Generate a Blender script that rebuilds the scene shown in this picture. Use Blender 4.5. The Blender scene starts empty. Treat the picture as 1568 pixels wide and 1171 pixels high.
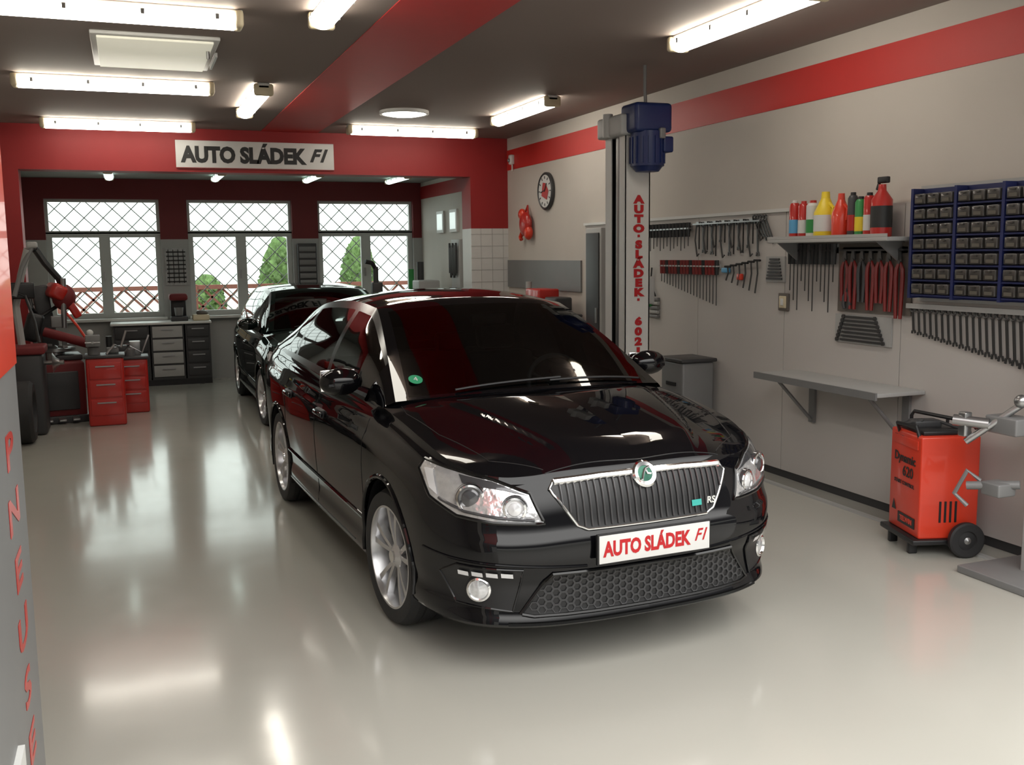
import bpy, bmesh, math, random
import numpy as np
from mathutils import Matrix, Vector
from mathutils.bvhtree import BVHTree
random.seed(4)
# ------------------------------------------------------------ materials
_m={}
def mat(name,col,rough=.5,metal=0.,coat=0.,var=.06,scale=6.,bump=0.,emit=0.,spec=.5,coatr=.03,bscale=None,emcol=None):
    if name in _m: return _m[name]
    m=bpy.data.materials.new(name); m.use_nodes=True; nt=m.node_tree; b=nt.nodes['Principled BSDF']
    tc=nt.nodes.new('ShaderNodeTexCoord'); nz=nt.nodes.new('ShaderNodeTexNoise'); nz.inputs['Scale'].default_value=scale; nz.inputs['Detail'].default_value=4
    nt.links.new(tc.outputs['Object'],nz.inputs['Vector'])
    mx=nt.nodes.new('ShaderNodeMix'); mx.data_type='RGBA'
    c=list(col)
    mx.inputs[6].default_value=[max(0,x*(1-var)) for x in c]+[1]; mx.inputs[7].default_value=[min(1,x*(1+var)) for x in c]+[1]
    nt.links.new(nz.outputs['Fac'],mx.inputs[0]); nt.links.new(mx.outputs[2],b.inputs['Base Color'])
    b.inputs['Roughness'].default_value=rough; b.inputs['Metallic'].default_value=metal
    b.inputs['Coat Weight'].default_value=coat; b.inputs['Coat Roughness'].default_value=coatr
    b.inputs['Specular IOR Level'].default_value=spec
    if bump:
        n2=nt.nodes.new('ShaderNodeTexNoise'); n2.inputs['Scale'].default_value=bscale or scale*8
        nt.links.new(tc.outputs['Object'],n2.inputs['Vector'])
        bp=nt.nodes.new('ShaderNodeBump'); bp.inputs['Strength'].default_value=bump; bp.inputs['Distance'].default_value=.01
        nt.links.new(n2.outputs['Fac'],bp.inputs['Height']); nt.links.new(bp.outputs[0],b.inputs['Normal'])
    if emit:
        b.inputs['Emission Color'].default_value=list(emcol or col)+[1]; b.inputs['Emission Strength'].default_value=emit
    _m[name]=m; return m
def glassmat(name,tint,refl=1.0,tr=.5):
    if name in _m: return _m[name]
    m=bpy.data.materials.new(name); m.use_nodes=True; nt=m.node_tree; nt.nodes.clear()
    o=nt.nodes.new('ShaderNodeOutputMaterial'); t=nt.nodes.new('ShaderNodeBsdfTransparent'); t.inputs[0].default_value=list(tint)+[1]
    g=nt.nodes.new('ShaderNodeBsdfGlossy'); g.inputs['Roughness'].default_value=.02; g.inputs[0].default_value=(refl,refl,refl,1)
    f=nt.nodes.new('ShaderNodeFresnel'); f.inputs[0].default_value=1.45
    x=nt.nodes.new('ShaderNodeMixShader'); nt.links.new(f.outputs[0],x.inputs[0]); nt.links.new(t.outputs[0],x.inputs[1]); nt.links.new(g.outputs[0],x.inputs[2]); nt.links.new(x.outputs[0],o.inputs[0])
    _m[name]=m; return m
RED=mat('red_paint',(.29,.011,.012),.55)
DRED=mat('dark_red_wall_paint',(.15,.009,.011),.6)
WHITE=mat('white_wall_paint',(.54,.50,.45),.6,bump=.03,scale=2)
PANEL=mat('wall_panel_paint',(.50,.475,.45),.5,scale=1.5)
CEIL=mat('ceiling_paint',(.22,.175,.158),.7,scale=1.2)
CEILB=mat('back_ceiling_paint',(.25,.26,.24),.7)
STRIPE=mat('stripe_red_paint',(.52,.02,.015),.5)
STRIPE2=mat('ceiling_stripe_red_paint',(.50,.018,.018),.45)
GREY=mat('grey_metal_paint',(.20,.20,.20),.45,.2)
LGREY=mat('light_grey_paint',(.38,.38,.37),.45)
DGREY=mat('dark_grey_plastic',(.04,.04,.042),.45)
BLACK=mat('black_plastic',(.010,.010,.011),.4)
STEEL=mat('steel',(.38,.38,.38),.3,.9)
TOOL=mat('dark_tool_steel',(.10,.10,.10),.35,.7)
CHROME=mat('chrome',(.85,.85,.85),.08,1.)
WPL=mat('white_plastic',(.62,.62,.60),.4)
TUBE=mat('fluorescent_tube',(1,.97,.88),.4,emit=13.5,emcol=(1,.94,.83))
TUBEB=mat('fluorescent_tube_far',(.85,1,.93),.4,emit=2.4,emcol=(.8,1,.92))
LENS=mat('recessed_lamp_glass',(1,.97,.9),.4,emit=7,emcol=(1,.95,.85))
REDP=mat('red_plastic',(.45,.018,.012),.35,coat=.3)
DRP=mat('dark_red_grip',(.20,.010,.008),.4)
ORG=mat('orange_red_enamel',(.66,.045,.018),.35,coat=.3)
BLUE=mat('blue_motor_paint',(.010,.022,.10),.4)
NAVY=mat('navy_board',(.012,.018,.09),.5)
YEL=mat('yellow_plastic',(.8,.6,.03),.4)
GRN=mat('green_plastic',(.03,.25,.06),.4)
LBLUE=mat('light_blue_plastic',(.1,.35,.6),.4)
BROWN=mat('brown_hardboard',(.12,.105,.09),.6)
CREAM=mat('cream_plastic',(.6,.52,.36),.5)
INK=mat('sign_black_ink',(.02,.02,.02),.5)
RINK=mat('sign_red_ink',(.45,.008,.012),.5)
SIGN=mat('sign_white_board',(.66,.66,.64),.5)
WOOD=mat('fence_wood',(.20,.08,.055),.7,var=.3,scale=20)
LEAF=mat('thuja_foliage',(.09,.18,.05),.8,var=.7,scale=9,bump=.8,bscale=40)
WIN=mat('window_frame_pvc',(.50,.52,.50),.4)
GRIL=mat('window_grille_paint',(.30,.35,.31),.4)
PAPER=mat('poster_paper',(.4,.4,.4),.7,var=.5,scale=30)
RUB=mat('tyre_rubber',(.018,.018,.019),.65,bump=.1)
def floor_mat():
    m=mat('epoxy_floor',(.43,.42,.375),.16,coat=.25,coatr=.08,var=.05,scale=.8)
    nt=m.node_tree; b=nt.nodes['Principled BSDF']
    tc=[n for n in nt.nodes if n.type=='TEX_COORD'][0]
    n=nt.nodes.new('ShaderNodeTexNoise'); n.inputs['Scale'].default_value=5; n.inputs['Detail'].default_value=2
    nt.links.new(tc.outputs['Object'],n.inputs['Vector'])
    r=nt.nodes.new('ShaderNodeMapRange'); r.inputs[3].default_value=.11; r.inputs[4].default_value=.19
    nt.links.new(n.outputs['Fac'],r.inputs[0]); nt.links.new(r.outputs[0],b.inputs['Roughness'])
    bp=nt.nodes.new('ShaderNodeBump'); bp.inputs['Strength'].default_value=.05; bp.inputs['Distance'].default_value=.01
    nt.links.new(n.outputs['Fac'],bp.inputs['Height']); nt.links.new(bp.outputs[0],b.inputs['Normal'])
    return m
FLOOR=floor_mat()
# ------------------------------------------------------------ builder
def FR(o,xd,yd=(0,0,1)):
    x=Vector(xd).normalized(); y=Vector(yd); z=x.cross(y).normalized(); y=z.cross(x)
    M=Matrix((x,y,z)).transposed().to_4x4(); M.translation=Vector(o); return M
class B:
    def __init__(s): s.v=[];s.f=[];s.m=[];s.mats=[];s.M=None
    def add(s,vs,fs,mt,M=None):
        if mt not in s.mats: s.mats.append(mt)
        k=s.mats.index(mt); o=len(s.v)
        for p in vs:
            p=Vector(p)
            if M is not None: p=M@p
            if s.M is not None: p=s.M@p
            s.v.append(p)
        for f in fs: s.f.append([i+o for i in f]); s.m.append(k)
    def box(s,c,d,mt,rot=(0,0,0),bev=0,M=None):
        from mathutils import Euler
        T=Matrix.Translation(Vector(c))@Euler(rot).to_matrix().to_4x4()
        if M is not None: T=M@T
        if bev<=0:
            vs=[(x*d[0]/2,y*d[1]/2,z*d[2]/2) for x in(-1,1) for y in(-1,1) for z in(-1,1)]
            s.add(vs,[(0,1,3,2),(4,6,7,5),(0,4,5,1),(2,3,7,6),(0,2,6,4),(1,5,7,3)],mt,T); return
        bm=bmesh.new(); bmesh.ops.create_cube(bm,size=1)
        bmesh.ops.scale(bm,vec=d,verts=bm.verts)
        bmesh.ops.bevel(bm,geom=bm.edges[:],offset=min(bev,min(d)*.45),segments=3,affect='EDGES',profile=.5)
        bm.verts.index_update(); s.add([v.co.copy() for v in bm.verts],[[v.index for v in f.verts] for f in bm.faces],mt,T); bm.free()
    def bx(s,x0,x1,y0,y1,z0,z1,mt,bev=0): s.box(((x0+x1)/2,(y0+y1)/2,(z0+z1)/2),(abs(x1-x0),abs(y1-y0),abs(z1-z0)),mt,bev=bev)
    def cyl(s,p1,p2,r,mt,n=16,r2=None,M=None):
        p1=Vector(p1);p2=Vector(p2);d=(p2-p1).normalized(); a=d.orthogonal().normalized(); b=d.cross(a); r2=r if r2 is None else r2
        vs=[p1+(a*math.cos(t)+b*math.sin(t))*r for t in [2*math.pi*i/n for i in range(n)]]+[p2+(a*math.cos(t)+b*math.sin(t))*r2 for t in [2*math.pi*i/n for i in range(n)]]
        fs=[(i,(i+1)%n,n+(i+1)%n,n+i) for i in range(n)]+[list(range(n))[::-1],list(range(n,2*n))]
        s.add(vs,fs,mt,M)
    def tube(s,pts,r,mt,n=8,closed=False,M=None):
        P=[Vector(p) for p in pts]; k=len(P); vs=[];
        up=None
        for i in range(k):
            if closed: d=(P[(i+1)%k]-P[i-1])
            else: d=P[min(i+1,k-1)]-P[max(i-1,0)]
            d.normalize()
            if up is None: up=d.orthogonal().normalized()
            a=(up-d*up.dot(d)).normalized(); up=a; b=d.cross(a)
            rr=r[i] if isinstance(r,(list,tuple)) else r
            vs+=[P[i]+(a*math.cos(2*math.pi*j/n)+b*math.sin(2*math.pi*j/n))*rr for j in range(n)]
        fs=[]
        for i in range(k if closed else k-1):
            for j in range(n):
                q=(i+1)%k; fs.append((i*n+j,i*n+(j+1)%n,q*n+(j+1)%n,q*n+j))
        if not closed: fs+=[list(range(n))[::-1],[(k-1)*n+j for j in range(n)]]
        s.add(vs,fs,mt,M)
    def sph(s,c,r,mt,n=16,M=None):
        if not isinstance(r,(tuple,list)): r=(r,r,r)
        vs=[];fs=[];h=n//2
        for i in range(h+1):
            t=math.pi*i/h
            for j in range(n):
                u=2*math.pi*j/n; vs.append((c[0]+r[0]*math.sin(t)*math.cos(u),c[1]+r[1]*math.sin(t)*math.sin(u),c[2]+r[2]*math.cos(t)))
        for i in range(h):
            for j in range(n): fs.append((i*n+j,(i+1)*n+j,(i+1)*n+(j+1)%n,i*n+(j+1)%n))
        s.add(vs,fs,mt,M)
    def lathe(s,prof,mt,M=None,n=32):
        vs=[];fs=[]
        for a,r in prof:
            vs+=[(r*math.cos(2*math.pi*j/n),r*math.sin(2*math.pi*j/n),a) for j in range(n)]
        for i in range(len(prof)-1):
            for j in range(n): fs.append((i*n+j,i*n+(j+1)%n,(i+1)*n+(j+1)%n,(i+1)*n+j))
        s.add(vs,fs,mt,M)
    def prism(s,pts,vec,mt,M=None):
        n=len(pts); vec=Vector(vec); P=[Vector(p) for p in pts]
        vs=P+[p+vec for p in P]; fs=[list(range(n))[::-1],list(range(n,2*n))]+[(i,(i+1)%n,n+(i+1)%n,n+i) for i in range(n)]
        s.add(vs,fs,mt,M)
    def text(s,body,M,size,mt,ext=.002,off=0.,xs=1.,align='CENTER',shear=0):
        cu=bpy.data.curves.new('t','FONT'); cu.body=body; cu.size=size; cu.extrude=ext; cu.offset=off; cu.align_x=align; cu.align_y='CENTER'; cu.shear=shear; cu.resolution_u=3
        ob=bpy.data.objects.new('t',cu); bpy.context.scene.collection.objects.link(ob)
        dg=bpy.context.evaluated_depsgraph_get(); me=ob.evaluated_get(dg).to_mesh()
        vs=[(v.co.x*xs,v.co.y,v.co.z) for v in me.vertices]; fs=[list(p.vertices) for p in me.polygons]
        s.add(vs,fs,mt,M); ob.evaluated_get(dg).to_mesh_clear(); bpy.data.objects.remove(ob); bpy.data.curves.remove(cu)
    def finish(s,name,M=None,angle=35):
        me=bpy.data.meshes.new(name); me.from_pydata([tuple(v) for v in s.v],[],s.f)
        for m in s.mats: me.materials.append(m)
        me.polygons.foreach_set('material_index',s.m)
        me.polygons.foreach_set('use_smooth',[True]*len(s.f)); me.validate(); me.update()
        me.set_sharp_from_angle(angle=math.radians(angle))
        o=bpy.data.objects.new(name,me); bpy.context.scene.collection.objects.link(o)
        if M is not None: o.matrix_world=M
        return o
# ------------------------------------------------------------ room shell
XR=4.57; XL=-1.25; YF=2.6; YP=11.97; YW=14.54; ZC=3.14; ZB=2.76; XB=4.16
def simple(name,*bs):
    b=B()
    for a in bs: b.bx(*a)
    return b.finish(name)
simple('floor',(XL-.3,XR+.3,-.5,YW+.3,-.12,0,FLOOR))
PAVE=mat('outdoor_pavement',(.30,.29,.27),.8,bump=.2)
simple('ground_outside',(-30,30,YW+.3,45,-.2,-.05,PAVE),(-30,30,-14,-.5,-.2,-.02,PAVE))
simple('ceiling',(XL,XR,YF,YP,ZC,ZC+.15,CEIL))
simple('ceiling_back',(XL,XB,YP+.28,YW,ZB,ZB+.15,CEILB))
simple('beam_back',(XL,XR,YP,YP+.28,2.66,ZC,RED))
simple('wall_right',(XR,XR+.2,YF,YP+.35,0,ZC+.15,WHITE))
simple('wall_left',(XL-.2,XL,YF,YW,0,ZC+.15,WHITE))
simple('wall_front',(XL,-.27,YF-.16,YF,0,ZC+.15,WHITE))
b=B(); b.bx(4.07,XR,YP,YP+.35,2.02,2.66,RED); b.bx(4.07,XR,YP,YP+.35,0,2.02,WPL)
for i in range(1,14): b.bx(4.065,XR,YP-.003,YP,.15*i-.002,.15*i+.002,LGREY)
for x in (4.2,4.35,4.5): b.bx(x-.002,x+.002,YP-.003,YP,0,2.02,LGREY)
b.finish('wall_pier')
simple('wall_back_right',(XB,XB+.2,YP+.35,YW,0,ZB+.15,WHITE),(XB-.01,XB,YP+.35,YW,2.52,2.70,RED))
simple('trim_1',(XR-.006,XR,YF,YP,2.743,2.99,STRIPE))
simple('trim_2',(1.53,2.18,YF,YP,ZC-.006,ZC,STRIPE2))
simple('wall_left_pillar',(XL,XL+.22,YP,YP+.28,0,2.66,RED))
b=B(); ys=[YF,3.75,4.95,6.15,7.35,8.55,9.6]
for a,c in zip(ys[:-1],ys[1:]): b.bx(XR-.035,XR,a+.003,c-.003,.06,1.985,PANEL)
b.bx(XR-.055,XR,5.99,9.6,1.985,2.01,WPL); b.bx(XR-.035,XR,YF,5.99,1.985,1.992,PANEL); b.bx(XR-.02,XR,YF,9.6,0,.06,DGREY)
b.finish('wall_panelling_right')
simple('baseboard_right',(XR-.24,XR-.2,YF,8.2,0,.012,LGREY))
simple('wall_panel_grey',(XR-.02,XR,9.75,YP-.02,1.28,1.62,GREY))
WX=[(-.98,.45),(.81,2.24),(2.61,4.03)]; Z0,Z1=.89,2.49
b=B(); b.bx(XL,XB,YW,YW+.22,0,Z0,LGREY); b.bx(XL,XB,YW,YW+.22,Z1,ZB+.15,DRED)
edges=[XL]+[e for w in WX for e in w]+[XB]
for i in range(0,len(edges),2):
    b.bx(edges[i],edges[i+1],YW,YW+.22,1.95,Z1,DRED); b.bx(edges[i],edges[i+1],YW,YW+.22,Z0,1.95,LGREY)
b.finish('wall_back')
for k,(a,c) in enumerate(WX):
    b=B(); y=YW+.08
    def fr(x0,x1,z0,z1,w=.06):
        b.bx(x0,x1,y,y+.07,z0,z0+w,WIN); b.bx(x0,x1,y,y+.07,z1-w,z1,WIN)
        b.bx(x0,x0+w,y,y+.07,z0+w,z1-w,WIN); b.bx(x1-w,x1,y,y+.07,z0+w,z1-w,WIN)
    fr(a,c,2.03,Z1,.04); mid=(a+c)/2; fr(a,mid,Z0,2.05,.07); fr(mid,c,Z0,2.05,.07)
    b.bx(a-.03,c+.03,YW-.12,YW+.05,Z0-.035,Z0,WPL)
    b.bx(mid-.03,mid-.01,y-.03,y,1.4,1.52,STEEL)
    b.finish('window_%d'%(k+1))
    g=B(); yy=YW+.19
    W=c-a; H=Z1-Z0
    for sgn in (1,-1):
        t=-H
        while t<W:
            q0=max(0,-t); q1=min(H,W-t)
            if q1>q0:
                x0=a+t+q0; x1=a+t+q1
                if sgn<0: x0=a+c-x0; x1=a+c-x1
                g.cyl((x0,yy,Z0+q0),(x1,yy,Z0+q1),.007,GRIL,6)
            t+=.24
    g.finish('window_grille')
# ------------------------------------------------------------ outside
b=B()
for sgn in (1,-1):
    x=-4.
    while x<9:
        b.prism([(x,17,0.),(x+.05,17,0),(x+.05+1.2*sgn,17,1.2),(x+1.2*sgn,17,1.2)],(0,.03,0),WOOD); x+=.3
for x in range(-5,11,2): b.bx(x-.05,x+.05,16.96,17.06,0,1.26,WOOD)
b.bx(-5,10,16.97,17.05,1.18,1.25,WOOD); b.finish('lattice_fence')
def bush(x,y,h,r):
    b=B(); rng=random.Random(int(x*10))
    vs=[];fs=[];n=60;hh=50
    for i in range(hh+1):
        t=i/hh; rad=max(.03,r*math.sqrt(max(0,1-(1.9*(t-.45))**2*.92)))
        for j in range(n):
            u=2*math.pi*j/n; k=rad*(1+.16*rng.uniform(-1,1)+.08*math.sin(5*u+9*t)); vs.append((x+k*math.cos(u),y+k*math.sin(u),.0+h*t+.03*rng.uniform(-1,1)*(0<i<hh)))
    for i in range(hh):
        for j in range(n): fs.append((i*n+j,i*n+(j+1)%n,(i+1)*n+(j+1)%n,(i+1)*n+j))
    fs.append([hh*n+j for j in range(n)])
    b.add(vs,fs,LEAF); b.finish('thuja_bush',angle=180)
bush(2.57,18.2,2.05,.36); bush(4.03,18.4,2.05,.33); bush(1.3,18.5,1.4,.32)
# ------------------------------------------------------------ ceiling lamps
def lamp(x,y,L,ax,z=ZC,tm=TUBE,s=1.):
    b=B(); M=Matrix.Translation((x,y,z))@Matrix.Rotation(0 if ax=='x' else math.pi/2,4,'Z')
    b.M=M
    b.box((0,0,-.025*s),(L,.10*s,.05*s),WPL,bev=.01)
    n=14; prof=[(math.cos(math.pi*i/n)*.078*s,-.045*s-math.sin(math.pi*i/n)*.065*s) for i in range(n+1)]
    x0=-L/2+.05;x1=L/2-.05
    vs=[(x0,p,q) for p,q in prof]+[(x1,p,q) for p,q in prof]
    b.add(vs,[(i,i+1,n+2+i,n+1+i) for i in range(n)]+[list(range(n+1)),list(range(n+1,2*n+2))],tm)
    for e in (-1,1): b.box((e*(L/2-.025),0,-.055*s),(.05,.16*s,.10*s),CREAM,bev=.02)
    for i in range(4):
        q=-L/2+.15+i*(L-.3)/3
        for e in (-1,1): b.box((q,e*.08*s,-.055*s),(.02,.012,.03*s),STEEL)
    b.finish('fluorescent_ceiling_light')
for x,y in((-.04,6.25),(0,8.8),(.01,11.42),(3.12,11.15)): lamp(x,y,1.52,'x')
for x,y in((1.16,5.38),(1.15,9.43),(3.73,9.32),(3.55,5.32)): lamp(x,y,1.5,'y')
for x in (-.15,1.15,2.35,3.5): lamp(x,13.35,1.1,'y',ZB,TUBEB,.7)
b=B(); b.bx(-.14,.66,7.0,8.14,ZC-.025,ZC,WPL,bev=.008); b.bx(-.10,.62,7.05,8.1,ZC-.04,ZC-.024,mat('glowing_hatch_panel',(.72,.70,.60),.5,emit=.35,emcol=(1,.97,.78)),bev=.004)  # cream hatch panel; emission added to stand in for glare from nearby tubes
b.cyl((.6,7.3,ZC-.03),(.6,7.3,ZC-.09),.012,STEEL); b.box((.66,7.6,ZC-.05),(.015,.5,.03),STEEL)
b.finish('ceiling_hatch')
b=B(); M=Matrix.Translation((2.7,9.98,ZC))@Matrix.Rotation(math.pi,4,'X')
b.lathe([(0,.25),(.03,.25),(.035,.235),(.03,.22)],WPL,M,48); b.lathe([(.03,.22),(.045,.15),(.05,0.001)],LENS,M,48); b.finish('round_ceiling_lamp')
b=B(); b.box((1.47,YP-.015,2.855),(1.78,.02,.31),SIGN,bev=.004)
b.text('AUTO SLÁDEK',FR((1.33,YP-.027,2.845),(1,0,0)),.235,INK,.001,.013,xs=.88)
b.text('F1',FR((2.17,YP-.027,2.86),(1,0,0)),.20,INK,.001,.008,shear=.4)
b.box((1.47,YP-.027,2.705),(1.78,.004,.008),RED)
b.finish('banner_sign')
# ------------------------------------------------------------ CAR
PAINT=mat('black_car_paint',(.003,.003,.004),.6,coat=.9,coatr=.01,var=.1,spec=0.)
PAINT2=mat('dark_green_car_paint',(.004,.008,.007),.5,coat=.9,coatr=.02,spec=0.)
CGL=glassmat('car_glass',(.15,.165,.165),.9)
TRIM=mat('gloss_black_trim',(.005,.005,.005),.15)
HL=mat('headlight_reflector',(.72,.74,.77),.16,.7,coat=1,var=.4,scale=22,bump=.6,bscale=26)
HLD=mat('headlight_dark',(.08,.08,.085),.2,.5,coat=1)
SLAT=mat('grille_slat',(.12,.12,.125),.25,.6)
ALLOY=mat('alloy_wheel',(.60,.60,.61),.25,.8)
DISC=mat('brake_disc',(.20,.20,.20),.4,.8)
SEAT=mat('seat_fabric',(.03,.03,.033),.8)
LAMPW=mat('lamp_glass_white',(.80,.81,.83),.15,.3,coat=1)
FOGW=mat('fog_lamp_glass',(.62,.63,.64),.12,.5,coat=1,var=.3,scale=60)
def curve(keys,n):
    K=np.array(keys,float); d=np.r_[0,np.cumsum(np.maximum(np.linalg.norm(np.diff(K,axis=0),axis=1),1e-6))]
    T=np.zeros_like(K); T[1:-1]=(K[2:]-K[:-2])/(d[2:]-d[:-2])[:,None]; T[0]=(K[1]-K[0])/(d[1]-d[0]); T[-1]=(K[-1]-K[-2])/(d[-1]-d[-2])
    out=[]
    for s in np.linspace(0,d[-1],n):
        i=min(max(np.searchsorted(d,s,side='right')-1,0),len(d)-2); h=d[i+1]-d[i]; t=(s-d[i])/h
        out.append((2*t**3-3*t**2+1)*K[i]+(t**3-2*t**2+t)*h*T[i]+(-2*t**3+3*t**2)*K[i+1]+(t**3-t**2)*h*T[i+1])
    return np.array(out)
def keyed(ks):
    k=sorted(ks); X=[a for a,_ in k];
    def f(x):
        x=min(max(x,X[0]),X[-1]); i=min(max(np.searchsorted(X,x,side='right')-1,0),len(X)-2)
        t=(x-X[i])/(X[i+1]-X[i])
        y0,y1=k[i][1],k[i+1][1]; h=X[i+1]-X[i]
        m0=0 if i==0 else (y1-k[i-1][1])/(X[i+1]-X[i-1]); m1=0 if i>=len(X)-2 else (k[i+2][1]-y0)/(X[i+2]-X[i])
        return (2*t**3-3*t**2+1)*y0+(t**3-2*t**2+t)*h*m0+(-2*t**3+3*t**2)*y1+(t**3-t**2)*h*m1
    return f
def resamp(P,n):
    P=np.array(P); d=np.r_[0,np.cumsum(np.linalg.norm(np.diff(P,axis=0),axis=1))]; s=np.linspace(0,d[-1],n)
    return np.stack([np.interp(s,d,P[:,i]) for i in range(P.shape[1])],1)
def wheel(b,cx,cy,sgn,R=.318,w=.215,steer=0.):
    M=Matrix.Translation((cx,cy,R))@Matrix.Rotation(steer,4,'Z')@Matrix.Rotation(-sgn*math.pi/2,4,'X')
    h=w/2
    b.lathe([(-h,.24),(-h,.30),(-h+.02,R-.008),(-h+.035,R),(-.04,R),(-.036,R-.008),(-.03,R),(.03,R),(.036,R-.008),(.04,R),(h-.035,R),(h-.02,R-.008),(h,.30),(h+.004,.28),(h,.245),(h-.01,.236)],RUB,M,64)
    b.lathe([(h-.012,.243),(h-.002,.24),(h-.002,.23),(h-.02,.222),(-h+.02,.21),(-h+.01,.24)],ALLOY,M,64)
    b.lathe([(h-.075,.0),(h-.075,.155),(h-.10,.155)],DISC,M,40)
    b.lathe([(h-.02,.0),(h-.022,.035),(h-.04,.06),(h-.09,.065)],ALLOY,M,24)
    b.lathe([(h-.012,.0),(h-.014,.028),(h-.024,.03)],CHROME,M,20)
    for i in range(5):
        for e in (-1,1):
            a=2*math.pi*i/5+.3; a1=a+e*.10; a2=a+e*.20
            p1=Vector((math.cos(a1)*.045,math.sin(a1)*.045,h-.038)); p2=Vector((math.cos(a2)*.226,math.sin(a2)*.226,h-.02))
            d=(p2-p1).normalized(); sd=Vector((-d.y,d.x,0)).normalized()
            vs=[]
            for p,wd in((p1,.013),((p1+p2)/2+Vector((0,0,.004)),.014),(p2,.019)):
                vs+=[p+sd*wd-Vector((0,0,.03)),p+sd*wd*.8,p-sd*wd*.8,p-sd*wd-Vector((0,0,.03))]
            fs=[]
            for k in range(2):
                for j in range(4): fs.append((k*4+j,k*4+(j+1)%4,(k+1)*4+(j+1)%4,(k+1)*4+j))
            b.add(vs,fs,ALLOY,M)
def build_car(name,M,paint,hatch=False):
    b=B()
    ol=[(.915,0),(.905,.26),(.865,.49),(.775,.675),(.63,.80),(.42,.862),(0,.88),(-.8,.885),(-1.8,.885),(-2.6,.875),(-3.1,.85),(-3.4,.78),(-3.58,.62),(-3.65,.35),(-3.66,0)]
    if hatch: ol=[(x if x>-2.6 else -2.6+(x+2.6)*.62,y) for x,y in ol]
    N=300; O=resamp(curve(ol,900),N)
    zt=keyed([(-3.66,1.03),(-3.5,1.05),(-3.2,1.045),(-2.6,1.02),(-1.5,.99),(-.3,.975),(0,.95),(.3,.91),(.5,.872),(.66,.835),(.8,.81),(.86,.815),(.915,.835)])
    insS=keyed([(0,.06),(.05,.02),(.13,.012),(.2,.02),(.3,.012),(.45,.004),(.6,.0),(.72,.004),(.80,.012),(.84,.03),(.92,.055),(1,.10)])
    insF=keyed([(.19,.06),(.22,.015),(.27,.03),(.39,.035),(.44,.015),(.49,0),(.57,.0),(.61,.02),(.70,.04),(.78,.07),(.835,.105)])
    rows=44; zb=.195
    G=np.zeros((rows+1,N,3))
    for i in range(N):
        x,y=O[i]; t=O[min(i+1,N-1)]-O[max(i-1,0)]; t/=np.linalg.norm(t)
        nx,ny=t[1],-t[0]
        if nx*x+ny*y*1.0 + (nx*1.37) <0: nx,ny=-nx,-ny
        if i==0: nx,ny=1,0
        if i==N-1: nx,ny=-1,0
        wf=min(max((x-.45)/.35,0),1); wf=wf*wf*(3-2*wf); Z=zt(x)
        for r in range(rows+1):
            q=r/rows; z=zb+(Z-zb)*q
            ins=insS(q)*(1-wf)+insF(zb+q*(.835-zb))*wf
            yy=y-ny*ins
            if i==0 or i==N-1: yy=0
            G[r,i]=(x-nx*ins,max(yy,0),z)
    ringtop=G[rows]
    RA=.358; arches=[(0.,.325),(-2.578,.325)]
    from collections import Counter
    for sg in (1,-1):
        vs=G.reshape(-1,3).copy(); vs[:,1]*=sg; fs=[]
        for r in range(rows):
            for i in range(N-1):
                q=[r*N+i,r*N+i+1,(r+1)*N+i+1,(r+1)*N+i]; c=vs[q].mean(0)
                if any((c[0]-ax)**2+(c[2]-az)**2<RA**2 for ax,az in arches) : continue
                fs.append(q if sg>0 else q[::-1])
        used=set(v for f in fs for v in f)
        ec=Counter()
        for f in fs:
            for k in range(4): ec[tuple(sorted((f[k],f[(k+1)%4])))]+=1
        bd=set(v for e,c in ec.items() if c==1 for v in e)
        for v in bd:
            for ax,az in arches:
                dx,dz=vs[v][0]-ax,vs[v][2]-az; d=math.hypot(dx,dz)
                if abs(d-RA)<.04 and vs[v][2]>zb+.001: vs[v][0]=ax+dx/d*RA; vs[v][2]=az+dz/d*RA
        remap={u:k for k,u in enumerate(sorted(used))}
        b.add([vs[u] for u in sorted(used)],[[remap[u] for u in f] for f in fs],paint)
    def coons(c0,c1,d0,d1,n,m,fn=None):
        c0,c1=resamp(c0,m+1),resamp(c1,m+1); d0,d1=resamp(d0,n+1),resamp(d1,n+1); out=np.zeros((n+1,m+1,3))
        for i in range(n+1):
            s=i/n
            for j in range(m+1):
                t=j/m
                p=(1-s)*c0[j]+s*c1[j]+(1-t)*d0[i]+t*d1[i]-((1-s)*(1-t)*c0[0]+(1-s)*t*c0[-1]+s*(1-t)*c1[0]+s*t*c1[-1])
                if fn: p=fn(p,s,t)
                out[i,j]=p
        return out
    def addgrid(A,mt,mirror=True,flip=False):
        n,m=A.shape[0],A.shape[1]
        for sg in ((1,-1) if mirror else (1,)):
            V=A.reshape(-1,3).copy(); V[:,1]*=sg
            if callable(mt):
                d={}
                for i in range(n-1):
                    for j in range(m-1): d.setdefault(mt(i,j),[]).append([i*m+j,i*m+j+1,(i+1)*m+j+1,(i+1)*m+j])
            else: d={mt:[[i*m+j,i*m+j+1,(i+1)*m+j+1,(i+1)*m+j] for i in range(n-1) for j in range(m-1)]}
            for k,f in d.items(): b.add(V,[q[::-1] if (sg<0)!=flip else q for q in f],k)
    iK=int(np.argmin(np.abs(O[:,0]-.66)+(O[:,1]<.5)*9)); iS=int(np.argmin(np.abs(ringtop[:N//2+40,0]+.25)))
    A0=ringtop[0]
    ctr=curve([tuple(A0),(.76,0,.88),(.62,0,.925),(.35,0,.978),(.1,0,1.014),(-.09,0,1.035)],30)
    cowl=curve([(-.09,0,1.035),(-.11,.25,1.032),(-.15,.50,1.02),(-.21,.68,1.0),tuple(ringtop[iS])],30)
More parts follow.
